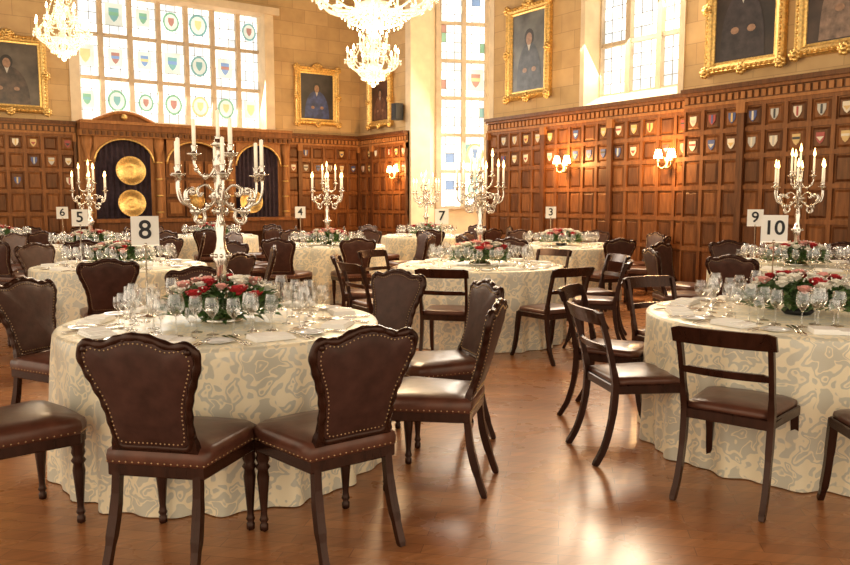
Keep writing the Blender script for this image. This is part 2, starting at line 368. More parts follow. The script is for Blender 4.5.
# ------------------------------------------------------------ panelling
RZ = [.15, .72, 1.15, 1.6, 2.02, 2.38, 2.72]
SHC = [simple('heraldic_'+n, c, .45) for n, c in [('white', (.74, .66, .5)), ('gold', (.64, .44, .16)), ('silver', (.5, .48, .42)), ('red', (.36, .05, .035)), ('blue', (.06, .09, .25)), ('black', (.03, .03, .03))]]
def panelling(name, M, L, depth=.06, shields=(4, 5), pil=5, sdens=1.0):
    b = MB(); b.M = M; rnd = random.Random(len(name)+int(L*10))
    b.box(0, L, 0, depth-.02, 0, 2.98, M_wood)
    n = max(1, round(L/.31)); p = L/n
    for i in range(n+1):
        x = i*p
        if i % pil == 0:
            xa, xb = max(0, x-.05), min(L, x+.05)
            b.box(xa, xb, 0, depth+.045, .15, 2.74, M_woodd); b.box(max(0, x-.065), min(L, x+.065), 0, depth+.06, 2.6, 2.74, M_woodl)
            b.box(max(0, x-.065), min(L, x+.065), 0, depth+.06, .15, .35, M_woodd)
        else:
            b.box(max(0, x-.027), min(L, x+.027), 0, depth+.008, .15, 2.72, M_wood)
    for z in RZ: b.box(0, L, 0, depth+.012, z-.03, z+.03, M_wood)
    for i in range(n):
        for j in range(len(RZ)-1):
            x0, x1, z0, z1 = i*p+.045, (i+1)*p-.045, RZ[j]+.05, RZ[j+1]-.05
            e = .03; y0 = depth-.019; y1 = depth+.002
            b.add([(x0, y0, z0), (x1, y0, z0), (x1, y0, z1), (x0, y0, z1), (x0+e, y1, z0+e), (x1-e, y1, z0+e), (x1-e, y1, z1-e), (x0+e, y1, z1-e)],
                  [(4, 5, 6, 7), (0, 1, 5, 4), (1, 2, 6, 5), (2, 3, 7, 6), (3, 0, 4, 7)], M_wood if (i+j) % 2 else M_woodd)
    b.box(0, L, 0, depth+.03, 0, .15, M_woodd)
    b.box(0, L, 0, depth+.03, 2.74, 2.78, M_woodl)
    b.box(0, L, 0, depth+.01, 2.78, 2.9, M_woodd)
    k = int(L/.1)
    for i in range(k):
        b.box(i*L/k+.02, (i+1)*L/k-.02, 0, depth+.035, 2.795, 2.885, M_woodl)
    b.box(0, L, 0, depth+.07, 2.9, 2.94, M_wood); b.box(0, L, 0, depth+.11, 2.94, 3.0, M_woodd)
    o = b.obj(name)
    s = MB(); s.M = M
    sh = [(-.8, 1), (.8, 1), (.8, 0), (.45, -.7), (0, -1.1), (-.45, -.7), (-.8, 0)]
    for i in range(n):
        for j in shields:
            if rnd.random() > sdens: continue
            cx = (i+.5)*p; cz = (RZ[j]+RZ[j+1])/2; r = .068
            m1 = rnd.choice(SHC[:3]+SHC[:2]+[SHC[3], SHC[4]]); m2 = rnd.choice([m for m in SHC if m is not m1])
            s.add([(cx+a*r, depth+.012, cz+c*r) for a, c in sh]+[(cx+a*r, depth-.005, cz+c*r) for a, c in sh],
                  [tuple(range(7))]+[(q, (q+1) % 7, 7+(q+1) % 7, 7+q) for q in range(7)], m1)
            t = rnd.randint(0, 2)
            if t == 0: s.add([(cx-.7*r, depth+.014, cz+.2*r), (cx+.7*r, depth+.014, cz+.2*r), (cx, depth+.014, cz-.6*r)], [(0, 2, 1)], m2)
            elif t == 1: s.box(cx-.75*r, cx+.75*r, depth+.012, depth+.015, cz, cz+.45*r, m2)
            else: s.box(cx-.2*r, cx+.2*r, depth+.012, depth+.015, cz-.8*r, cz+.95*r, m2)
    s.obj('heraldic_shields')
    return o
panelling('trim_3', MR(W-.003, 7.32), 4.75, sdens=.75)
panelling('trim_4', MR(W-.003, -3), 10.3, depth=.3)
panelling('trim_5', MR(W-.003, 14.95), 2.13, sdens=.7)
panelling('trim_6', MBk(W-.07, BY-.003), 1.95, shields=(4, 5), sdens=.6)
panelling('trim_7', MBk(3.35, BY-.003), 7.5, shields=(3, 4, 5), sdens=.6)

# ------------------------------------------------------------ carved buffet / alcove
b = MB(); b.M = MBk(7.95, BY-.003)
Lb = 4.58
b.box(0, Lb, 0, .05, 0, 3.0, M_woodd)
b.box(0, Lb, 0, .35, 2.72, 2.84, M_woodl); b.box(0, Lb, 0, .42, 2.84, 2.96, M_wood); b.box(0, Lb, 0, .46, 2.96, 3.02, M_woodl)
for i in range(38): b.box(i*.12+.03, i*.12+.09, .35, .4, 2.74, 2.82, M_woodd)
for x in (.08, 1.42, 3.0, 4.42):
    b.box(x-.1, x+.1, .05, .28, 0, .9, M_wood)
    b.box(x-.15, x+.15, .05, .12, .9, 2.72, M_woodl)
    b.lathe([(.09, .9), (.09, .96), (.06, 1.0), (.075, 1.3), (.055, 2.3), (.06, 2.38), (.11, 2.55), (.12, 2.72)], (x, .2, 0), M_woodl, 12)
    for z in (1.15, 1.5, 1.85, 2.2): b.lathe([(.075, 0), (.085, .02), (.075, .04)], (x, .2, z), M_gold, 12)
for xa, xb, cm in ((.22, 1.3, M_curtain), (3.12, 4.3, M_curtain), (1.6, 2.84, M_curtain)):
    if xa == 1.6:
        for i in range(3):
            for j in range(3):
                x0 = 1.58+i*.43; z0 = 1.08+j*.42
                b.box(x0, x0+.38, .05, .1, z0, z0+.36, M_wood); b.box(x0+.06, x0+.32, .1, .13, z0+.06, z0+.30, M_woodl)
        b.box(1.56, 2.88, .05, .2, 1.0, 1.04, M_woodl)
    else:
        n = 60; vs = []; fs = []
        for i in range(n+1):
            x = xa+(xb-xa)*i/n; y = .09+.025*math.sin(i*1.1)
            vs += [(x, y, .9), (x, y, 2.7)]
            if i: fs.append((2*i-2, 2*i, 2*i+1, 2*i-1))
        b.add(vs, fs, cm, True)
    cx = (xa+xb)/2; R = (xb-xa)/2; vs = []; fs = []
    for i in range(17):
        a = pi*i/16; x = cx+R*math.cos(a); z = 2.2+.48*math.sin(a)
        vs += [(x, .25, z), (x, .25, 2.73), (x, .2, z)]
        if i: k = 3*i; fs += [(k-3, k, k+1, k-2), (k-1, k+2, k, k-3)]
    b.add(vs, fs, M_woodl)
    b.tube([(cx+R*math.cos(pi*i/16), .26, 2.2+.48*math.sin(pi*i/16)) for i in range(17)], .022, M_gold, 6)
pts = [(3.1+1.2*i/12, 3.02+.2*math.sin(pi*i/12)) for i in range(13)]
b.tube([(x, .3, z) for x, z in pts], .04, M_woodl, 6)
b.add([(x, .28, z) for x, z in pts], [tuple(range(13))], M_wood)
b.ball((3.7, .3, 3.12), .07, M_gold, 8)
b.obj('carved_buffet')
b = MB(); b.M = MBk(7.8, BY-.38)
b.box(0, 4.3, 0, .55, .98, 1.05, M_wood); b.box(.05, 4.25, .03, .5, .75, .98, M_woodd)
for x in (.1, 1.5, 2.9, 4.2):
    for y in (.06, .45): b.lathe([(.04, 0), (.05, .1), (.03, .2), (.055, .45), (.035, .65), (.045, .75)], (x, y, 0), M_woodd, 10)
b.box(.05, 4.25, .04, .5, .15, .2, M_woodd)
b.obj('sideboard')
def dish(x, z, r):
    b = MB(); b.M = Matrix.Translation((x, BY-.32, z)) @ Matrix.Rotation(math.radians(84), 4, 'X')
    b.lathe([(.001, .0), (r*.2, .02), (r*.3, .005), (r*.62, 0), (r*.7, .03), (r*.78, .035), (r*.82, .045), (r*.95, .05), (r, .055), (r, .04), (r*.7, .0), (r*.6, -.02), (.001, -.02)], (0, 0, 0), M_gold, 32)
    for i in range(24):
        a = 2*pi*i/24; b.ball((r*.88*math.cos(a), r*.88*math.sin(a), .05), r*.045, M_gold, 6)
    b.obj('gilt_dish')
dish(4.33, 2.03, .3); dish(4.33, 1.36, .28); dish(6.95, 1.4, .27)
b = MB()
b.lathe([(.12, 0), (.12, .03), (.04, .07), (.03, .14), (.06, .17), (.13, .26), (.15, .36), (.14, .44), (.16, .46), (.16, .48), (.1, .5), (.04, .56), (.02, .6), (.03, .63), (.001, .66)], (0, 0, 0), M_gold, 20)
for s in (-1, 1): b.tube(catmull([(s*.14, 0, .4), (s*.22, 0, .42), (s*.24, 0, .34), (s*.16, 0, .24), (s*.1, 0, .22)], 4, False), .012, M_gold, 6)
b.obj('trophy_cup', (5.57, 16.5, 1.05), .5)

# ------------------------------------------------------------ paintings
def painting(M, w, z0, z1, robe, seed, back=(.03, .017, .01)):
    rnd = random.Random(seed); b = MB(); b.M = M; h = z1-z0
    cm = simple('oil_canvas', back, .4, noise=.6, nscale=3)
    b.box(0, w, 0, .05, z0, z1, cm)
    prof = [(-.005, .05), (.0, .065), (.03, .07), (.045, .1), (.08, .115), (.11, .1), (.13, .115), (.15, .08), (.15, .0)]
    vs = []; fs = []; n = len(prof)
    for (cx, cz, sx, sz) in [(0, z0, 1, 1), (w, z0, -1, 1), (w, z1, -1, -1), (0, z1, 1, -1)]:
        for o, y in prof:
            q = .12-o; vs.append((cx+sx*q, y, cz+sz*q))
    for c in range(4):
        d = (c+1) % 4
        for k in range(n-1): fs.append((c*n+k, c*n+k+1, d*n+k+1, d*n+k))
    b.add(vs, fs, M_gold, False)
    for i in range(int(w/.07)+1):
        x = i*w/int(w/.07)
        for z in (z0+.02, z1-.02): b.octa((x, .105, z), .028, M_gold, smooth=True)
    for i in range(int(h/.07)+1):
        z = z0+i*h/int(h/.07)
        for x in (.02, w-.02): b.octa((x, .105, z), .028, M_gold, smooth=True)
    for x, z in ((0, z0), (w, z0), (0, z1), (w, z1), (w/2, z1+.02), (w/2, z0-.01), (0, (z0+z1)/2), (w, (z0+z1)/2)):
        for k in range(7):
            a = 2*pi*k/7; b.ball((x+.055*math.cos(a), .1, z+.055*math.sin(a)), .036, M_gold, 6)
        b.ball((x, .12, z), .045, M_gold, 8)
    for k in range(-3, 4): b.ball((w/2+k*.05, .09, z1+.1-.014*k*k*.8), .04, M_gold, 6)
    cx = w*(.5+.06*(rnd.random()-.5)); hz = z0+h*.64; r = h*.062
    rm = simple('painted_robe', robe, .4, noise=.6, nscale=9); fm = simple('painted_skin', (.3, .17, .1), .4, noise=.25, nscale=20)
    bg = simple('painted_shadow', (.02, .015, .01), .4)
    body = catmull([(-.3*w, z0+.14), (-.27*w, z0+h*.35), (-.18*w, z0+h*.52), (-.05*w, z0+h*.6), (.05*w, z0+h*.6), (.18*w, z0+h*.52), (.27*w, z0+h*.35), (.3*w, z0+.14)], 3, False)
    b.add([(cx+x, .053, z) for x, z in body], [tuple(range(len(body)))], rm)
    b.add([(cx+r*1.25*math.cos(2*pi*k/16), .0545, hz+r*.3+r*1.5*math.sin(2*pi*k/16)) for k in range(16)], [tuple(range(16))], bg)
    b.add([(cx+r*.8*math.cos(2*pi*k/16), .056, hz+r*1.1*math.sin(2*pi*k/16)) for k in range(16)], [tuple(range(16))], fm)
    b.add([(cx-r*.5, .0555, z0+h*.59), (cx+r*.5, .0555, z0+h*.59), (cx, .0555, z0+h*.5)], [(0, 1, 2)], SHC[2])
    for sx in (-.12, .1):
        b.add([(cx+sx*w+r*.6*math.cos(2*pi*k/10), .056, z0+h*.3+r*.45*math.sin(2*pi*k/10)) for k in range(10)], [tuple(range(10))], fm)
    b.obj('framed_portrait')
painting(MR(W-.003, 10.4), 1.1, 3.32, 4.95, (.05, .055, .065), 1, (.10, .10, .09))
painting(MR(W-.003, 5.98), 1.15, 3.25, 5.0, (.03, .02, .02), 2)
painting(MR(W-.003, 4.5), 1.28, 3.3, 5.0, (.2, .13, .09), 3, (.05, .03, .02))
painting(MR(W-.003, 15.65), .98, 3.2, 4.35, (.12, .05, .03), 4, (.06, .022, .012))
painting(MBk(9.35, BY-.003), 1.1, 3.25, 4.55, (.03, .05, .16), 5, (.035, .025, .02))
painting(MBk(2.85, BY-.003), 1.3, 3.15, 4.55, (.07, .045, .03), 6, (.09, .07, .05))
b = MB(); b.M = MR(W-.003, 15.12)
b.box(0, .2, .05, .25, 3.25, 3.62, M_dark); b.box(.08, .12, 0, .06, 3.4, 3.45, M_silver)
b.box(.02, .18, .25, .262, 3.28, 3.6, M_black); b.obj('wall_loudspeaker')

# ------------------------------------------------------------ sconces
b = MB()
b.lathe([(.05, -.09), (.06, -.06), (.03, 0), (.055, .08), (.03, .1)], (0, .06, 0), M_brass, 12)
for s in (-1, 1):
    b.tube(catmull([(0, .07, -.02), (s*.05, .12, -.07), (s*.11, .13, -.04), (s*.12, .13, .02)], 4, False), .009, M_brass, 6)
    b.lathe([(.01, .0), (.03, .01), (.03, .02), (.012, .03), (.012, .07)], (s*.12, .13, .02), M_brass, 10)
    b.lathe([(.07, .06), (.065, .09), (.052, .14), (.04, .19)], (s*.12, .13, .02), M_shade, 14)
sme = b.mesh('wall_sconce')
def sconce(x, y, z):
    o = put(sme, 'wall_sconce', (0, 0, 0)); o.matrix_world = MR(x, y) @ Matrix.Translation((0, 0, z))
    l = bpy.data.lights.new('sconce_light', 'POINT'); l.energy = 75; l.color = (1, .58, .24); l.shadow_soft_size = .08
    lo = bpy.data.objects.new('sconce_light', l); sc.collection.objects.link(lo)
    lo.parent = o; lo.location = (0, .38, .12)
sconce(9.89, 9.85, 1.98); sconce(9.89, 7.68, 1.98); sconce(9.89, 15.3, 2.0)

# ------------------------------------------------------------ chairs
def outline_seat(wf, wb, d, n=5):
    pts = [(-wb/2, -d/2), (wb/2, -d/2), (wf/2, d/2*.8), (wf/2*.8, d/2), (0, d/2+.015), (-wf/2*.8, d/2), (-wf/2, d/2*.8)]
    full = []
    N = len(pts)
    for i in range(N):
        for k in range(n):
            t = k/n; a, c = pts[i], pts[(i+1) % N]; full.append((a[0]+(c[0]-a[0])*t, a[1]+(c[1]-a[1])*t))
    return full
def layers(b, out, lay, mat, smooth=True, cap=True):
    n = len(out); vs = []; fs = []
    for sc_, z in lay:
        for x, y in out: vs.append((x*sc_, y*sc_, z))
    for j in range(len(lay)-1):
        for i in range(n):
            k = (i+1) % n; fs.append((j*n+i, j*n+k, (j+1)*n+k, (j+1)*n+i))
    if cap: fs.append(tuple((len(lay)-1)*n+i for i in range(n)))
    fs.append(tuple(reversed(range(n))))
    b.add(vs, fs, mat, smooth)
def chairA():
    b = MB(); o = outline_seat(.50, .40, .46)
    layers(b, o, [(.97, .365), (.985, .37), (.985, .415), (.97, .42)], M_chair, False)
    layers(b, o, [(.98, .41), (1.0, .42), (1.005, .445), (.985, .468), (.9, .482), (.6, .492), (.2, .496)], M_leather2)
    n = len(o); per = []
    for i in range(n):
        a, c = o[i], o[(i+1) % n]; L = math.dist(a, c); k = max(1, round(L/.024))
        per += [(a[0]+(c[0]-a[0])*q/k, a[1]+(c[1]-a[1])*q/k) for q in range(k)]
    for x, y in per: b.octa((x*1.002, y*1.002, .423), .0045, M_brass, smooth=True)
    pr = [(.012, 0), (.018, .005), (.018, .03), (.012, .035), (.02, .05), (.016, .06), (.014, .08), (.02, .16), (.027, .24), (.022, .27), (.032, .285), (.022, .3), (.03, .32), (.026, .34), (.03, .35), (.03, .4)]
    for s in (-1, 1): b.lathe(pr, (s*.205, .185, 0), M_chair, 12)
    def by(z): return -.215-.30*max(0, z-.46)**1.3-.02*math.sin((z-.46)*6)
    half = [(.0, .485), (.08, .484), (.142, .49), (.156, .55), (.160, .61), (.170, .67), (.190, .73), (.212, .785), (.228, .835), (.226, .875), (.200, .902), (.165, .898), (.125, .898), (.06, .922), (0, .930)]
    right = half; left = [(-x, z) for x, z in reversed(half[1:-1])]
    ol = catmull(right+left, 5)
    cl = [Vector((x, 0, z)) for x, z in ol]; res = []
    N = len(cl); cum = [0]
    for i in range(N): cum.append(cum[-1]+(cl[(i+1) % N]-cl[i]).length)
    K = 240; j = 0
    for k in range(K):
        t = cum[-1]*k/K
        while cum[j+1] < t: j += 1
        f = (t-cum[j])/(cum[j+1]-cum[j]); p = cl[j].lerp(cl[(j+1) % N], f); res.append((p.x, p.z))
    fr = []; rad = []
    for i, (x, z) in enumerate(res):
        fr.append((x, by(z), z)); rad.append(.0150+(.0018*(1+math.sin(i*2*pi/10)) if z > .54 else .0))
    b.tube(fr, rad, M_chair, 8, flat=(1.05, 1), closed=True)
    for s in (-1, 1):
        b.ball((s*.203, by(.88)-.012, .88), .014, M_chair, 8); b.ball((s*.203, by(.88)+.012, .88), .014, M_chair, 8)
    for q in range(-2, 3): b.ball((q*.022, by(.93), .932-.004*q*q), .014, M_chair, 8)
    cz = .71
    ol = res[::2]; n = len(ol)
    for side in (1, -1):
        vs = []; fs = []
        lay = [(.96, .012), (.9, .018), (.7, .024), (.35, .028)]
        for sc_, off in lay:
            for x, z in ol:
                zz = cz+(z-cz)*sc_; vs.append((x*sc_, by(zz)+side*off, zz))
        for j in range(len(lay)-1):
            for i in range(n):
                k = (i+1) % n; f = (j*n+i, j*n+k, (j+1)*n+k, (j+1)*n+i)
                fs.append(f if side < 0 else f[::-1])
        m0 = (len(lay)-1)*n; vs.append((0, by(cz)+side*.029, cz)); c = len(vs)-1
        for i in range(n):
            f = (m0+i, m0+(i+1) % n, c); fs.append(f if side < 0 else f[::-1])
        b.add(vs, fs, M_leather, True)
        for i in range(0, len(res), 3):
            x, z = res[i]; zz = cz+(z-cz)*.90; b.octa((x*.90, by(zz)+side*.0195, zz), .0042, M_brass, smooth=True)
    for s in (-1, 1):
        b.tube(catmull([(s*.156, by(.60), .60), (s*.158, -.218, .5), (s*.165, -.208, .42), (s*.170, -.225, .25), (s*.176, -.265, .1), (s*.18, -.30, 0)], 4, False),
               [.015]*4+[.021]*8+[.023]*4+[.019]*4+[.015], M_chair, 4, flat=(1.1, 1.1), smooth=False)
    b.tube([(-.16, -.215, .475), (.16, -.215, .475)], .015, M_chair, 6)
    return b.mesh('upholstered_dining_chair')
def chairB():
    b = MB(); o = outline_seat(.46, .40, .42)
    layers(b, o, [(.97, .385), (1.0, .39), (1.0, .43), (.98, .435)], M_chair, False)
    layers(b, o, [(.93, .43), (.95, .445), (.93, .463), (.8, .473), (.4, .48)], M_leather2)
    for s in (-1, 1):
        b.tube(catmull([(s*.205, -.30, .83), (s*.203, -.25, .67), (s*.2, -.21, .5), (s*.197, -.2, .41), (s*.197, -.215, .25), (s*.2, -.255, .1), (s*.203, -.31, 0)], 4, False),
               [.018]*8+[.022]*8+[.02]*8+[.016], M_chair, 4, flat=(1.15, .95), smooth=False)
        b.tube(catmull([(s*.205, .18, .42), (s*.207, .195, .3), (s*.21, .212, .17), (s*.213, .24, .06), (s*.215, .27, 0)], 4, False),
               [.025]*6+[.022]*6+[.018]*4+[.015], M_chair, 4, flat=(1, 1.05), smooth=False)
        b.tube([(s*.196, -.19, .41), (s*.205, .18, .41)], .018, M_chair, 4, smooth=False)
    def rail(z0, z1, t, xw, y0, bow, lean):
        n = 12; vs = []; fs = []
        for i in range(n+1):
            u = -1+2*i/n; x = u*xw; y = y0-bow*(1-u*u)
            zt = z1 if abs(u) < .93 else z1-.012
            vs += [(x, y+t/2, z0), (x, y-t/2, z0), (x, y-t/2-lean, zt), (x, y+t/2-lean, zt)]
            if i:
                k = 4*i
                for q in range(4): fs.append((k-4+q, k-4+(q+1) % 4, k+(q+1) % 4, k+q))
        fs += [(0, 3, 2, 1), (4*n, 4*n+1, 4*n+2, 4*n+3)]
        b.add(vs, fs, M_chair)
    rail(.765, .845, .022, .232, -.285, .033, .03)
    rail(.615, .652, .02, .2, -.236, .03, .012)
    return b.mesh('regency_dining_chair')
meA, meB = chairA(), chairB()
def chair(kind, X, Y, head):
    nm = 'upholstered_dining_chair' if kind == 'A' else 'regency_dining_chair'
    return put(meA if kind == 'A' else meB, nm, (X, Y, 0.0), -math.radians(head))
def chairc(kind, r, d, th):
    x, y = P(r, d); return chair(kind, x, y, YAW+th)
for r, d, th in [(-.99, 3.11, 10), (-.42, 3.22, -37), (.04, 3.86, -76), (.07, 4.63, -108), (-.38, 5.18, -143), (-1.55, 5.38, 162), (-2.2, 4.7, 112), (-1.80, 3.33, 42)]:
    chairc('A', r, d, th)
for r, d, th in [(1.53, 3.70, 39), (1.18, 4.32, 80), (1.26, 5.1, 118), (1.82, 5.62, 158), (2.06, 3.3, 8), (2.7, 5.6, 200)]:
    chairc('B', r, d, th)

# ------------------------------------------------------------ table cloths
def cloth(seed, R=.85):
    rnd = random.Random(seed); b = MB(); seg = 220
    ph = [rnd.random()*6.28 for _ in range(4)]
    def fold(a): return .5*math.sin(17*a+ph[0]+1.2*math.sin(2*a+ph[1]))+.35*math.sin(29*a+ph[2]+math.sin(3*a))+.2*math.sin(7*a+ph[3])
    vs = [(0, 0, .762)]; fs = []
    prof = [(.3, .762, 0), (.6, .762, 0), (.85, .762, 0), (.97, .762, 0), (.992, .758, 0), (1.0, .745, .02)]
    for k in range(1, 15):
        t = k/14; prof.append((1.0+.012*t, .745-.74*t, .02+.98*t**.7))
    for rr, z, am in prof:
        for i in range(seg):
            a = 2*pi*i/seg; r = R*rr+.044*am*fold(a)
            vs.append((r*math.cos(a), r*math.sin(a), z))
    for i in range(seg): fs.append((0, 1+i, 1+(i+1) % seg))
    for j in range(len(prof)-1):
        for i in range(seg):
            k = (i+1) % seg; fs.append((1+j*seg+i, 1+(j+1)*seg+i, 1+(j+1)*seg+k, 1+j*seg+k))
    b.add(vs, fs, M_damask, True); return b.mesh('dining_table')
cloths = [cloth(s) for s in (1, 2, 3)]
ZT = .763

def glass(b, x, y, s, kind):
    if kind == 0: pr = [(.033, 0), (.03, .003), (.006, .008), (.0035, .03), (.0035, .085), (.012, .095), (.032, .12), (.038, .145), (.035, .175), (.030, .195)]
    elif kind == 1: pr = [(.031, 0), (.028, .003), (.005, .008), (.0035, .07), (.01, .08), (.027, .1), (.031, .12), (.027, .155)]
    else: pr = [(.034, 0), (.03, .003), (.006, .008), (.004, .04), (.004, .1), (.015, .108), (.04, .135), (.045, .16), (.04, .195), (.033, .22)]
    pr = [(r*s, z*s) for r, z in pr]
    vs = []; fs = []; seg = 12
    for r, z in pr:
        for i in range(seg):
            a = 2*pi*i/seg; vs.append((x+r*math.cos(a), y+r*math.sin(a), z))
    for j in range(len(pr)-1):
        for i in range(seg):
            k = (i+1) % seg; fs.append((j*seg+i, j*seg+k, (j+1)*seg+k, (j+1)*seg+i))
    fs.append(tuple(range(seg)))
    b.add(vs, fs, M_glass, True)
def settings(seed):
    rnd = random.Random(seed); g = MB(); c = MB(); n = MB()
    for k in range(9):
        a = 2*pi*k/9+.2
        for j, (da, rr, kd) in enumerate([(-.20, .53, 0), (-.05, .49, 2), (.12, .53, 1), (.0, .40, 0), (.24, .46, 0)]):
            aa = a+da+rnd.uniform(-.03, .03); R = rr+rnd.uniform(-.02, .02)
            glass(g, R*math.cos(aa), R*math.sin(aa), .95, kd)
        Mx = Matrix.Rotation(a-pi/2, 4, 'Z') @ Matrix.Translation((0, .68, 0))
        c.M = Mx; n.M = Mx @ Matrix.Rotation(rnd.uniform(-.15, .15), 4, 'Z')
        for x in (-.17, -.145, .145, .17):
            y0, y1 = -.1, .11
            c.tube([(x, y0, .006), (x, y0+.08, .008), (x, y1, .005)], [.006, .004, .007], M_silver, 6, flat=(1, .5))
            if x < 0:
                for q in (-1, 0, 1): c.tube([(x+q*.006, y0, .006), (x+q*.006, y0-.05, .005)], .0018, M_silver, 4)
            else: c.box(x-.008, x+.008, y0-.09, y0+.01, .004, .007, M_silver)
        n.lathe([(.04, .0), (.05, .004), (.072, .012), (.074, .011), (.05, .002)], (-.225, -.03, .001), M_plate, 20)
        n.box(-.1, .1, -.065, .065, .001, .012, M_white); n.box(-.09, .1, -.06, .06, .012, .020, M_white)
        n.box(-.02, .10, -.058, .058, .020, .026, M_white)
    return g.mesh('wine_glasses'), c.mesh('cutlery'), n.mesh('folded_napkins')
sets = [settings(5), settings(9)]

def flowers(seed):
    rnd = random.Random(seed); b = MB()
    b.lathe([(.07, 0), (.09, .02), (.08, .035), (.03, .04)], (0, 0, 0), M_dark, 14)
    def leaf(c, dr, L, w, mat=M_leaf):
        d = Vector(dr).normalized(); s = d.cross(Vector((rnd.uniform(-.4, .4), rnd.uniform(-.4, .4), 1))).normalized(); u = s.cross(d)
        c = Vector(c); p = [c, c+d*L*.5+s*w+u*.006, c+d*L-u*.01, c+d*L*.5-s*w+u*.006, c+d*L*.5-u*.004]
        b.add([tuple(q) for q in p], [(0, 1, 4), (1, 2, 4), (2, 3, 4), (3, 0, 4)], mat, True)
    for k in range(950):
        a = rnd.uniform(0, 2*pi); rr = .28*math.sqrt(rnd.random()); z = .03+.145*math.sqrt(max(0, 1-(rr/.30)**2))*rnd.uniform(.2, 1.15)
        leaf((rr*math.cos(a), rr*math.sin(a), z), (math.cos(a+rnd.uniform(-1, 1)), math.sin(a+rnd.uniform(-1, 1)), rnd.uniform(-.1, 1.1)), rnd.uniform(.05, .095), rnd.uniform(.01, .022), M_leaf if rnd.random() < .6 else M_leaf2)
    for k in range(30):
        a = k*2.39996+rnd.uniform(-.3, .3); rr = .28*math.sqrt((k+2)/32); z = .10+.135*math.sqrt(max(0, 1-(rr/.31)**2))
        mt = rnd.choice([M_red, M_red, M_pet, M_pet, M_pet, M_pink, M_pink]); R = rnd.uniform(.024, .05)
        c = Vector((rr*math.cos(a), rr*math.sin(a), z))
        b.ball(tuple(c), R*.55, mt, 8)
        for ring, (n, tilt, s) in enumerate([(4, 1.1, .75), (6, .55, 1.0)]):
            for q in range(n):
                an = 2*pi*q/n+ring*.4
                d = Vector((math.cos(an)*math.cos(tilt), math.sin(an)*math.cos(tilt), math.sin(tilt))); t = Vector((-math.sin(an), math.cos(an), 0))
                o = c-Vector((0, 0, R*.4))
                p = [o, o+d*R*s*.7+t*R*.6, o+d*R*s*1.3+t*R*.35+Vector((0, 0, R*.1)), o+d*R*s*1.3-t*R*.35+Vector((0, 0, R*.1)), o+d*R*s*.7-t*R*.6]
                b.add([tuple(x) for x in p], [(0, 1, 2, 3, 4)], mt, True)
    for k in range(90):
        a = rnd.uniform(0, 2*pi); rr = .3*math.sqrt(rnd.random()); z = .1+.13*math.sqrt(max(0, 1-(rr/.33)**2))+rnd.uniform(0, .03)
        b.octa((rr*math.cos(a), rr*math.sin(a), z), .007, M_pet, smooth=True)
    return b.mesh('flower_centrepiece')
flo = [flowers(2), flowers(8), flowers(21)]

def candelabra(lit):
    b = MB()
    b.lathe([(.11, 0), (.115, .01), (.10, .03), (.06, .05), (.035, .08), (.045, .10), (.03, .13), (.022, .2), (.03, .3), (.05, .36), (.03, .4), (.022, .45), (.03, .52), (.018, .56),
             (.018, .62), (.045, .66), (.05, .69), (.022, .72), (.016, .8), (.03, .84), (.034, .87), (.014, .9), (.014, .94), (.03, .955), (.034, .96), (.02, .97), (.02, .985)], (0, 0, 0), M_silver, 18)
    def candle(x, y, z):
        b.lathe([(.005, -.03), (.014, -.02), (.012, 0), (.038, .006), (.04, .012), (.014, .014), (.012, .03), (.017, .05), (.017, .055)], (x, y, z), M_silver, 12)
        b.lathe([(.0105, .05), (.0105, .19), (.001, .195)], (x, y, z), M_candle, 8)
        b.tube([(x, y, z+.195), (x, y, z+.205)], .0012, M_black, 4)
        if lit: b.lathe([(.001, .197), (.010, .209), (.0145, .222), (.010, .245), (.001, .285)], (x, y, z), M_flame, 8)
    for k in range(6):
        a = 2*pi*k/6+.25; ca, sa = math.cos(a), math.sin(a)
        pth = catmull([(.02, .67), (.07, .62), (.13, .60), (.19, .64), (.20, .70), (.165, .72), (.155, .69)], 5, False)
        b.tube([(r*ca, r*sa, z) for r, z in pth], [.009]*len(pth), M_silver, 7)
        pth = catmull([(.18, .63), (.225, .65), (.245, .71), (.245, .77)], 5, False)
        b.tube([(r*ca, r*sa, z) for r, z in pth], .008, M_silver, 7)
        pth = catmull([(.10, .607), (.09, .56), (.12, .53), (.15, .55), (.14, .58)], 4, False)
        b.tube([(r*ca, r*sa, z) for r, z in pth], .006, M_silver, 6)
        pth = catmull([(.03, .70), (.08, .74), (.13, .72), (.12, .68), (.10, .70)], 4, False)
        b.tube([(r*ca, r*sa, z) for r, z in pth], .006, M_silver, 6)
        for r, z in ((.07, .63), (.13, .6), (.195, .66), (.12, .54), (.16, .7)):
            b.ball((r*ca, r*sa, z), .016, M_silver, 7)
        for q in (-1, 1):
            b.octa((.15*ca+q*.02*sa, .15*sa-q*.02*ca, .60), .016, M_silver, .026, True)
        candle(.245*ca, .245*sa, .785)
    for k in range(3):
        a = 2*pi*k/3+.7; ca, sa = math.cos(a), math.sin(a)
        pth = catmull([(.015, .84), (.05, .79), (.10, .80), (.125, .85), (.125, .88)], 5, False)
        b.tube([(r*ca, r*sa, z) for r, z in pth], .0075, M_silver, 7)
        b.ball((.07*ca, .07*sa, .785), .017, M_silver, 7); b.ball((.115*ca, .115*sa, .82), .014, M_silver, 7)
        candle(.125*ca, .125*sa, .895)
    candle(0, 0, .945)
    for k in range(10):
        a = 2*pi*k/10; b.ball((.05*math.cos(a), .05*math.sin(a), .36), .012, M_silver, 6); b.ball((.048*math.cos(a), .048*math.sin(a), .68), .012, M_silver, 6)
    return b.mesh('silver_candelabra')
canU, canL = candelabra(False), candelabra(True)

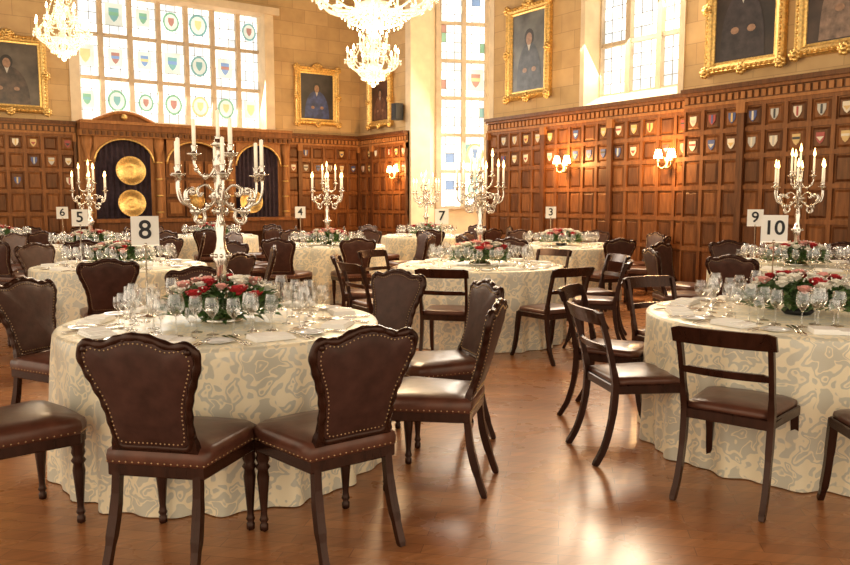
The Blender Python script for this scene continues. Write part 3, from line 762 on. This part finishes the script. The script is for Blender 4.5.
def sign(txt, X, Y, s=1.0):
    b = MB(); h = .40
    b.lathe([(.045, 0), (.045, .006), (.01, .012), (.004, .02), (.004, h), (.01, h+.005), (.01, h+.02)], (0, 0, 0), M_silver, 12)
    w = .074
    b.box(-w, w, -.003, .003, h+.01, h+.17, M_card); b.box(-w, w, -.001, .005, h+.004, h+.012, M_silver)
    o = b.obj('table_number_sign', (X, Y, ZT), -math.atan2(X, Y))
    c = bpy.data.curves.new('number', 'FONT'); c.body = txt; c.size = .145 if len(txt) == 1 else .12; c.align_x = 'CENTER'; c.align_y = 'CENTER'
    c.extrude = .0008; c.offset = .002; c.materials.append(M_black)
    t = bpy.data.objects.new('number', c); sc.collection.objects.link(t); t.parent = o
    t.location = (0, -.0045, h+.09); t.rotation_euler = (pi/2, 0, 0)

def table(X, Y, i, rot=0.0, can=True, lit=True, cang=0, fl=True):
    put(cloths[i % 3], 'dining_table', (X, Y, 0), rot)
    g, c, n = sets[i % 2]
    put(g, 'wine_glasses', (X, Y, ZT), rot); put(c, 'cutlery', (X, Y, ZT), rot); put(n, 'folded_napkins', (X, Y, ZT), rot)
    if fl: put(flo[i % 3], 'flower_centrepiece', (X, Y, ZT), rot*2)
    if can: put(canL if lit else canU, 'silver_candelabra', (X, Y, ZT), cang)
def ring(X, Y, kinds, off, n=8, skip=(), R=1.19):
    rnd = random.Random(int(X*100+Y))
    for k in range(n):
        if k in skip: continue
        a = off+360*k/n+rnd.uniform(-4, 4); RR = R+rnd.uniform(-.02, .1)
        chair(kinds[k % len(kinds)], X+RR*math.sin(math.radians(a)), Y+RR*math.cos(math.radians(a)), a+180+rnd.uniform(-6, 6))
x, y = P(-1.11, 4.24); table(x, y, 0, .3, lit=False)
x, y = P(2.17, 4.5); table(x, y, 1, .9, can=False)
x, y = P(-1.57, 4.38); sign('8', x, y)
x, y = P(2.11, 4.72); sign('10', x, y)
table(5.05, 6.25, 2, 1.5, cang=.4); ring(5.05, 6.25, 'B', 190, 9)
x, y = P(.18, 8.4); sign('7', x, y)
table(2.0, 8.3, 3, 2.0, can=False); ring(2.0, 8.3, 'A', 200)
x, y = P(-3.42, 7.75); sign('5', x, y)
table(7.65, 4.35, 4, .4, cang=.2); ring(7.65, 4.35, 'A', 215)
x, y = P(3.25, 7.7); sign('9', x, y)
table(8.2, 8.25, 5, 1.1, can=False); ring(8.2, 8.25, 'A', 200)
x, y = P(1.8, 11.2); sign('3', x, y)
table(5.4, 10.25, 6, 1.1, cang=.9); ring(5.4, 10.25, 'A', 190)
x, y = P(-1.80, 11.3); sign('4', x, y)
table(2.45, 11.8, 7, .7, cang=.1); ring(2.45, 11.8, 'A', 195)
x, y = P(-5.05, 10.9); sign('6', x, y)
table(8.4, 12.0, 8, .2, cang=.5); ring(8.4, 12.0, 'A', 210)
table(5.1, 14.3, 9, .2, can=False); ring(5.1, 14.3, 'A', 205)
table(1.6, 15.0, 10, .2, can=False); ring(1.6, 15.0, 'A', 205, R=1.15)

# ------------------------------------------------------------ chandeliers
def chandelier(n, R, name='crystal_chandelier', chain=2.0):
    b = MB()
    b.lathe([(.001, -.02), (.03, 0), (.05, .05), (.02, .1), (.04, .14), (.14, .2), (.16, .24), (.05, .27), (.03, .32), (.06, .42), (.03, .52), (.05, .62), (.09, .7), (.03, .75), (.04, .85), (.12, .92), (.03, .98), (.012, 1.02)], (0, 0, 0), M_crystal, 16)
    def string(p, q, k, sag, s=.014):
        p, q = Vector(p), Vector(q)
        for i in range(k+1):
            t = i/k; c = p.lerp(q, t); c.z -= sag*4*t*(1-t)
            b.octa(tuple(c), s, M_crystal, s*1.25)
    for tier, (m, RR, za) in enumerate([(n, R, .22), (n//2, R*.55, .45)]):
        for k in range(m):
            a = 2*pi*k/m+tier*.3; ca, sa = math.cos(a), math.sin(a); a2 = 2*pi*(k+1)/m+tier*.3
            pth = catmull([(.04, za), (RR*.3, za-.06), (RR*.65, za-.07), (RR*.93, za), (RR, za+.08)], 5, False)
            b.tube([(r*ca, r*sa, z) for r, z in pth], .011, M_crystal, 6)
            e = (RR*ca, RR*sa, za+.09)
            b.lathe([(.012, -.01), (.05, .0), (.055, .012), (.015, .015), (.014, .05)], e, M_crystal, 10)
            b.lathe([(.012, .05), (.012, .12)], e, M_candle, 8)
            b.lathe([(.006, .12), (.019, .14), (.015, .17), (.001, .21)], e, M_bulb, 8)
            for q in range(6):
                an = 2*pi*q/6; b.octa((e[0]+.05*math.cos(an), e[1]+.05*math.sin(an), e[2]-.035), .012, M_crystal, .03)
            string((.1*ca, .1*sa, .92 if tier == 0 else .7), (RR*.97*ca, RR*.97*sa, za+.1), 14, .1)
            string(e, (RR*math.cos(a2), RR*math.sin(a2), e[2]), 8, .09)
            string((RR*.7*ca, RR*.7*sa, za-.06), (.05*ca, .05*sa, .02), 10, .04)
    for rr, z, m in ((.16, .2, 18), (.1, .92, 14), (.3*R/.65, .14, 24), (.1, .68, 14), (.08, .08, 12)):
        for k in range(m):
            a = 2*pi*k/m
            for j in range(3): b.octa((rr*math.cos(a), rr*math.sin(a), z-.03-j*.04), .013, M_crystal, .02)
    b.ball((0, 0, -.06), .04, M_crystal, 8)
    z = 1.0
    b.tube([(0, 0, 1.0), (0, 0, chain)], .006, M_brass, 6)
    while z < chain-.05:
        b.ball((0, 0, z), .016, M_brass, 6, .026); z += .07
    b.lathe([(.02, chain-.1), (.09, chain-.02), (.1, chain)], (0, 0, 0), M_brass, 12)
    return b.mesh(name)
def hang(x, y, z, n, R, e):
    o = put(chandelier(n, R, chain=H-z), 'crystal_chandelier', (x, y, z), .2)
    l = bpy.data.lights.new('chandelier_light', 'POINT'); l.energy = e; l.color = (1, .76, .46); l.shadow_soft_size = .4
    lo = bpy.data.objects.new('chandelier_light', l); sc.collection.objects.link(lo); lo.parent = o; lo.location = (0, 0, -.3)
hang(4.2, 6.9, 3.14, 16, .58, 230)
hang(*P(-.82, 12.6), 3.30, 10, .40, 120)
hang(*P(-5.42, 12.0), 3.6, 10, .37, 120)

# ------------------------------------------------------------ lights & world
w = bpy.data.worlds.new('World'); sc.world = w; w.use_nodes = True
bg = w.node_tree.nodes['Background']; bg.inputs['Color'].default_value = (1, .86, .68, 1); bg.inputs['Strength'].default_value = 1.85
def area(name, loc, tgt, sx, sy, e, col):
    l = bpy.data.lights.new(name, 'AREA'); l.shape = 'RECTANGLE'; l.size = sx; l.size_y = sy; l.energy = e; l.color = col
    o = bpy.data.objects.new(name, l); sc.collection.objects.link(o); o.location = loc
    o.rotation_euler = (Vector(tgt)-Vector(loc)).to_track_quat('-Z', 'Y').to_euler()
area('daylight_right', (9.95, 8.6, 4.9), (4, 5, .5), 1.9, 3.2, 400, (1, .86, .66))
area('daylight_back', (5.5, 17.15, 4.5), (5, 9, .5), 4, 2.4, 300, (1, .92, .8))
area('daylight_bay', (11.4, 13.6, 4.2), (6, 9, .5), 1.6, 4.5, 400, (1, .9, .75))

cam = bpy.data.cameras.new('Camera'); co = bpy.data.objects.new('Camera', cam); sc.collection.objects.link(co)
co.location = (0, 0, 1.42); co.rotation_euler = (math.radians(84), 0, -math.radians(YAW))
cam.sensor_width = 36; cam.lens = 36*780/850; cam.clip_end = 100
sc.camera = co
try:
    sc.view_settings.view_transform = 'Standard'
except Exception as ex: print(ex)
